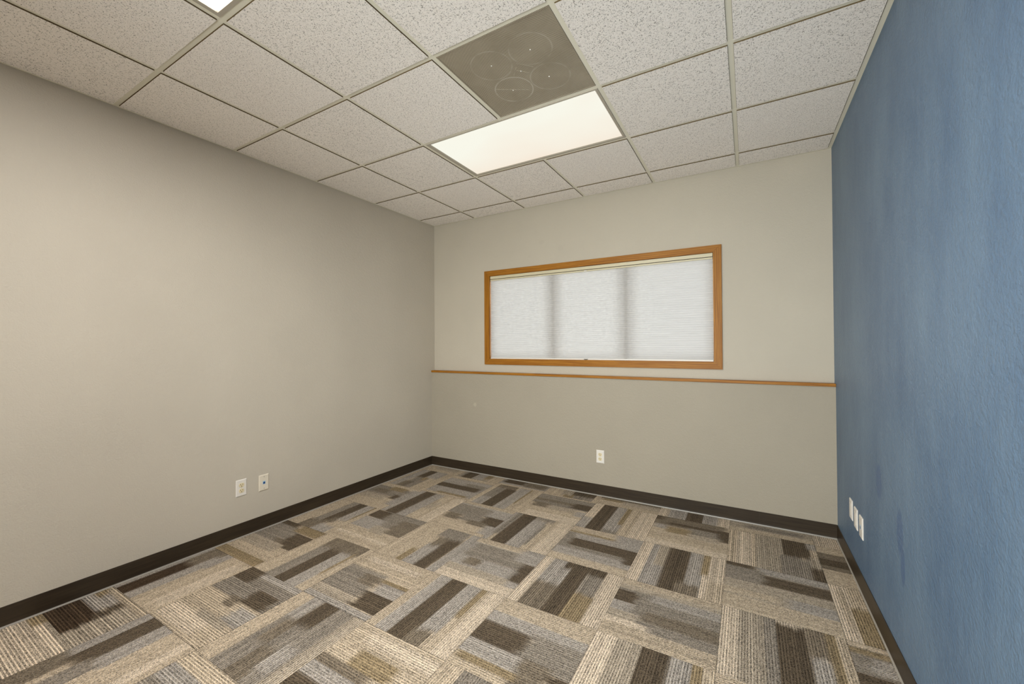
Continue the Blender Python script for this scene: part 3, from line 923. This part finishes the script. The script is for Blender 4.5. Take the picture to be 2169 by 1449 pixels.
def portal(name, w, h, loc, rx):
    # sky light enters here (sampling aid only: a portal gives off no light of its own)
    ld = bpy.data.lights.new(name, 'AREA')
    ld.shape = 'RECTANGLE'
    ld.size, ld.size_y = w, h
    ld.cycles.is_portal = True
    o = bpy.data.objects.new(name, ld)
    COL.objects.link(o)
    o.location = loc
    o.rotation_euler = (rx, 0, 0)


portal('sky_portal', FX1 - FX0, FZ1 - FZ0, ((FX0 + FX1) / 2, YF - 0.12, (FZ0 + FZ1) / 2), math.pi / 2)
portal('sky_portal', WX1 - WX0, WZ1 - WZ0, ((WX0 + WX1) / 2, YU + 0.135, (WZ0 + WZ1) / 2), -math.pi / 2)

# ------------------------------------------------------------------ cellular shade
SX0, SX1 = IX0 + 0.004, IX1 - 0.004
YS = YU + 0.012
sh = tag(empty('window_shade', ((SX0 + SX1) / 2, YS, IZ0)), 'closed white pleated cellular shade filling the oak framed window', 'window shade')
bm = bmesh.new()
box(bm, SX0, SX1, YS - 0.016, YS + 0.022, 2.0205, 2.0490)
bevel_all(bm, 0.0015)
head = keep_parent(obj('headrail', bm, M_cream), sh)
g_ = boxobj('groove', (SX0 + .001, SX1 - .001, YS - 0.0115, YS + 0.018, 2.0150, 2.0215), M_groove)
keep_parent(g_, sh)
bm = bmesh.new()
box(bm, SX0, SX1, YS - 0.0145, YS + 0.018, 2.0030, 2.0152)
bevel_all(bm, 0.0012)
keep_parent(obj('middle_rail', bm, M_cream), sh)
bm = bmesh.new()
box(bm, SX0, SX1, YS - 0.012, YS + 0.014, IZ0 + 0.0006, IZ0 + 0.0135)
bevel_all(bm, 0.0015)
keep_parent(obj('bottom_rail', bm, M_white), sh)
# pleated fabric, two-layer honeycomb front and back
bm = bmesh.new()
z0, z1 = IZ0 + 0.0135, 2.0030
npl = 43
pit = (z1 - z0) / npl
prev = None
for k in range(2 * npl + 1):
    z = z0 + k * pit / 2
    dy = -0.0065 if k % 2 else -0.0025
    cur = [bm.verts.new((x, YS + dy, z)) for x in (SX0 + .001, SX1 - .001)]
    if prev:
        bm.faces.new((prev[0], prev[1], cur[1], cur[0]))
    prev = cur
keep_parent(obj('pleated_fabric', bm, M_shade), sh)
bm = bmesh.new()
box(bm, 1.776, 1.812, YS - 0.021, YS - 0.012, IZ0 + 0.0045, IZ0 + 0.0095)
box(bm, 1.784, 1.804, YS - 0.026, YS - 0.012, IZ0 + 0.0010, IZ0 + 0.0055)
keep_parent(obj('pull_tab', bm, M_pull), sh)
bm = bmesh.new()
box(bm, 1.782, 1.806, YS - 0.0190, YS - 0.0145, 2.0040, 2.0125)
keep_parent(obj('headrail_clip', bm, M_white), sh)


# ------------------------------------------------------------------ wall plates
def frame_axes(wall):
    """matrix taking (across, up, out) to world for a wall"""
    if wall == 'left':
        return Matrix(((0, 0, 1), (1, 0, 0), (0, 1, 0)))
    if wall == 'back':
        return Matrix(((1, 0, 0), (0, 0, -1), (0, 1, 0)))
    return Matrix(((0, 0, -1), (-1, 0, 0), (0, 1, 0)))


def place(bm, wall):
    bmesh.ops.transform(bm, matrix=frame_axes(wall).to_4x4(), verts=list(bm.verts))
    return bm


def plate_mesh(w, h, d):
    bm = bmesh.new()
    b = [bm.verts.new((sx * w / 2, sy * h / 2, 0.0002)) for sx, sy in ((-1, -1), (1, -1), (1, 1), (-1, 1))]
    c = [bm.verts.new((sx * w / 2, sy * h / 2, d * 0.45)) for sx, sy in ((-1, -1), (1, -1), (1, 1), (-1, 1))]
    t = [bm.verts.new((sx * (w / 2 - 0.005), sy * (h / 2 - 0.005), d)) for sx, sy in ((-1, -1), (1, -1), (1, 1), (-1, 1))]
    bm.faces.new(b[::-1])
    bm.faces.new(t)
    for k in range(4):
        q = (k + 1) % 4
        bm.faces.new((b[k], b[q], c[q], c[k]))
        bm.faces.new((c[k], c[q], t[q], t[k]))
    return bm


def disc(bm, cx, cy, r, z0, z1, seg=20, flat=None):
    ring = []
    for k in range(seg):
        a = 2 * math.pi * k / seg
        x, y = r * math.cos(a), r * math.sin(a)
        if flat:
            y = max(-flat, min(flat, y))
        ring.append((cx + x, cy + y))
    lo = [bm.verts.new((x, y, z0)) for x, y in ring]
    hi = [bm.verts.new((x, y, z1)) for x, y in ring]
    bm.faces.new(hi)
    bm.faces.new(lo[::-1])
    for k in range(seg):
        q = (k + 1) % seg
        bm.faces.new((lo[k], lo[q], hi[q], hi[k]))


def outlet(wall, loc, label):
    r = tag(empty('wall_outlet', loc), label, 'outlet', 'duplex outlets on the greige walls')
    D = 0.0055
    obj('plate', place(plate_mesh(0.070, 0.1145, D), wall), M_white, r)
    for cy in (0.0195, -0.0195):
        bm = bmesh.new()
        disc(bm, 0, cy, 0.0172, D - 0.002, D + 0.0022, 24, 0.0140)
        rc = obj('receptacle', place(bm, wall), M_ivory, r)
        for dx, dy, w, h in ((-0.0065, 0.0045, 0.0030, 0.0085), (0.0065, 0.0045, 0.0030, 0.0070)):
            bm = bmesh.new()
            box(bm, dx - w / 2, dx + w / 2, cy + dy - h / 2, cy + dy + h / 2, D + 0.001, D + 0.0025)
            obj('slot', place(bm, wall), M_slot, rc)
        bm = bmesh.new()
        disc(bm, 0, cy - 0.0075, 0.0030, D + 0.001, D + 0.0025, 10)
        obj('slot', place(bm, wall), M_slot, rc)
    bm = bmesh.new()
    disc(bm, 0, 0, 0.0035, D - 0.001, D + 0.0012, 12)
    obj('screw', place(bm, wall), M_ivory, r)
    return r


def data_plate(wall, loc, label, mat, group):
    r = tag(empty('data_plate', loc), label, 'wall plate', group)
    D = 0.0060
    obj('plate', place(plate_mesh(0.070, 0.1145, D), wall), mat, r)
    bm = bmesh.new()
    box(bm, -0.0095, 0.0095, -0.0115, 0.0115, D - 0.001, D + 0.0008)
    jk = obj('jack', place(bm, wall), M_jack_rim, r)
    bm = bmesh.new()
    box(bm, -0.0068, 0.0068, -0.0085, 0.0055, D, D + 0.0012)
    obj('port', place(bm, wall), M_jack_blue, jk)
    for cy in (0.042, -0.042):
        bm = bmesh.new()
        disc(bm, 0, cy, 0.0032, D - 0.001, D + 0.0008, 12)
        obj('screw', place(bm, wall), M_screw, r)
    return r


def blank_plate(wall, loc, label):
    r = tag(empty('blank_plate', loc), label, 'wall plate', 'white plates on the blue wall')
    D = 0.0060
    obj('plate', place(plate_mesh(0.070, 0.1145, D), wall), M_white, r)
    bm = bmesh.new()
    box(bm, -0.0165, 0.0165, -0.0330, 0.0330, D - 0.001, D + 0.0012)
    obj('insert', place(bm, wall), M_white, r)
    for cy in (0.048, -0.048):
        bm = bmesh.new()
        disc(bm, 0, cy, 0.0030, D - 0.001, D + 0.0006, 10)
        obj('screw', place(bm, wall), M_white, r)
    return r


outlet('left', (0, 0.6640, 0.3455), 'white duplex outlet on the greige left wall beside the data plate')
data_plate('left', (0, 0.8170, 0.3385), 'ivory data plate with one blue jack on the greige left wall', M_ivory_plate, 'data plates')
outlet('back', (1.937, YL, 0.3450), 'white duplex outlet on the back wall below the window')
blank_plate('right', (XR, 2.205, 0.3620), 'blank white plate on the blue wall, nearest the corner')
blank_plate('right', (XR, 2.083, 0.3520), 'blank white plate on the blue wall, middle of the three')
data_plate('right', (XR, 1.960, 0.3500), 'white data plate with small blue jack on the blue wall', M_white, 'data plates')
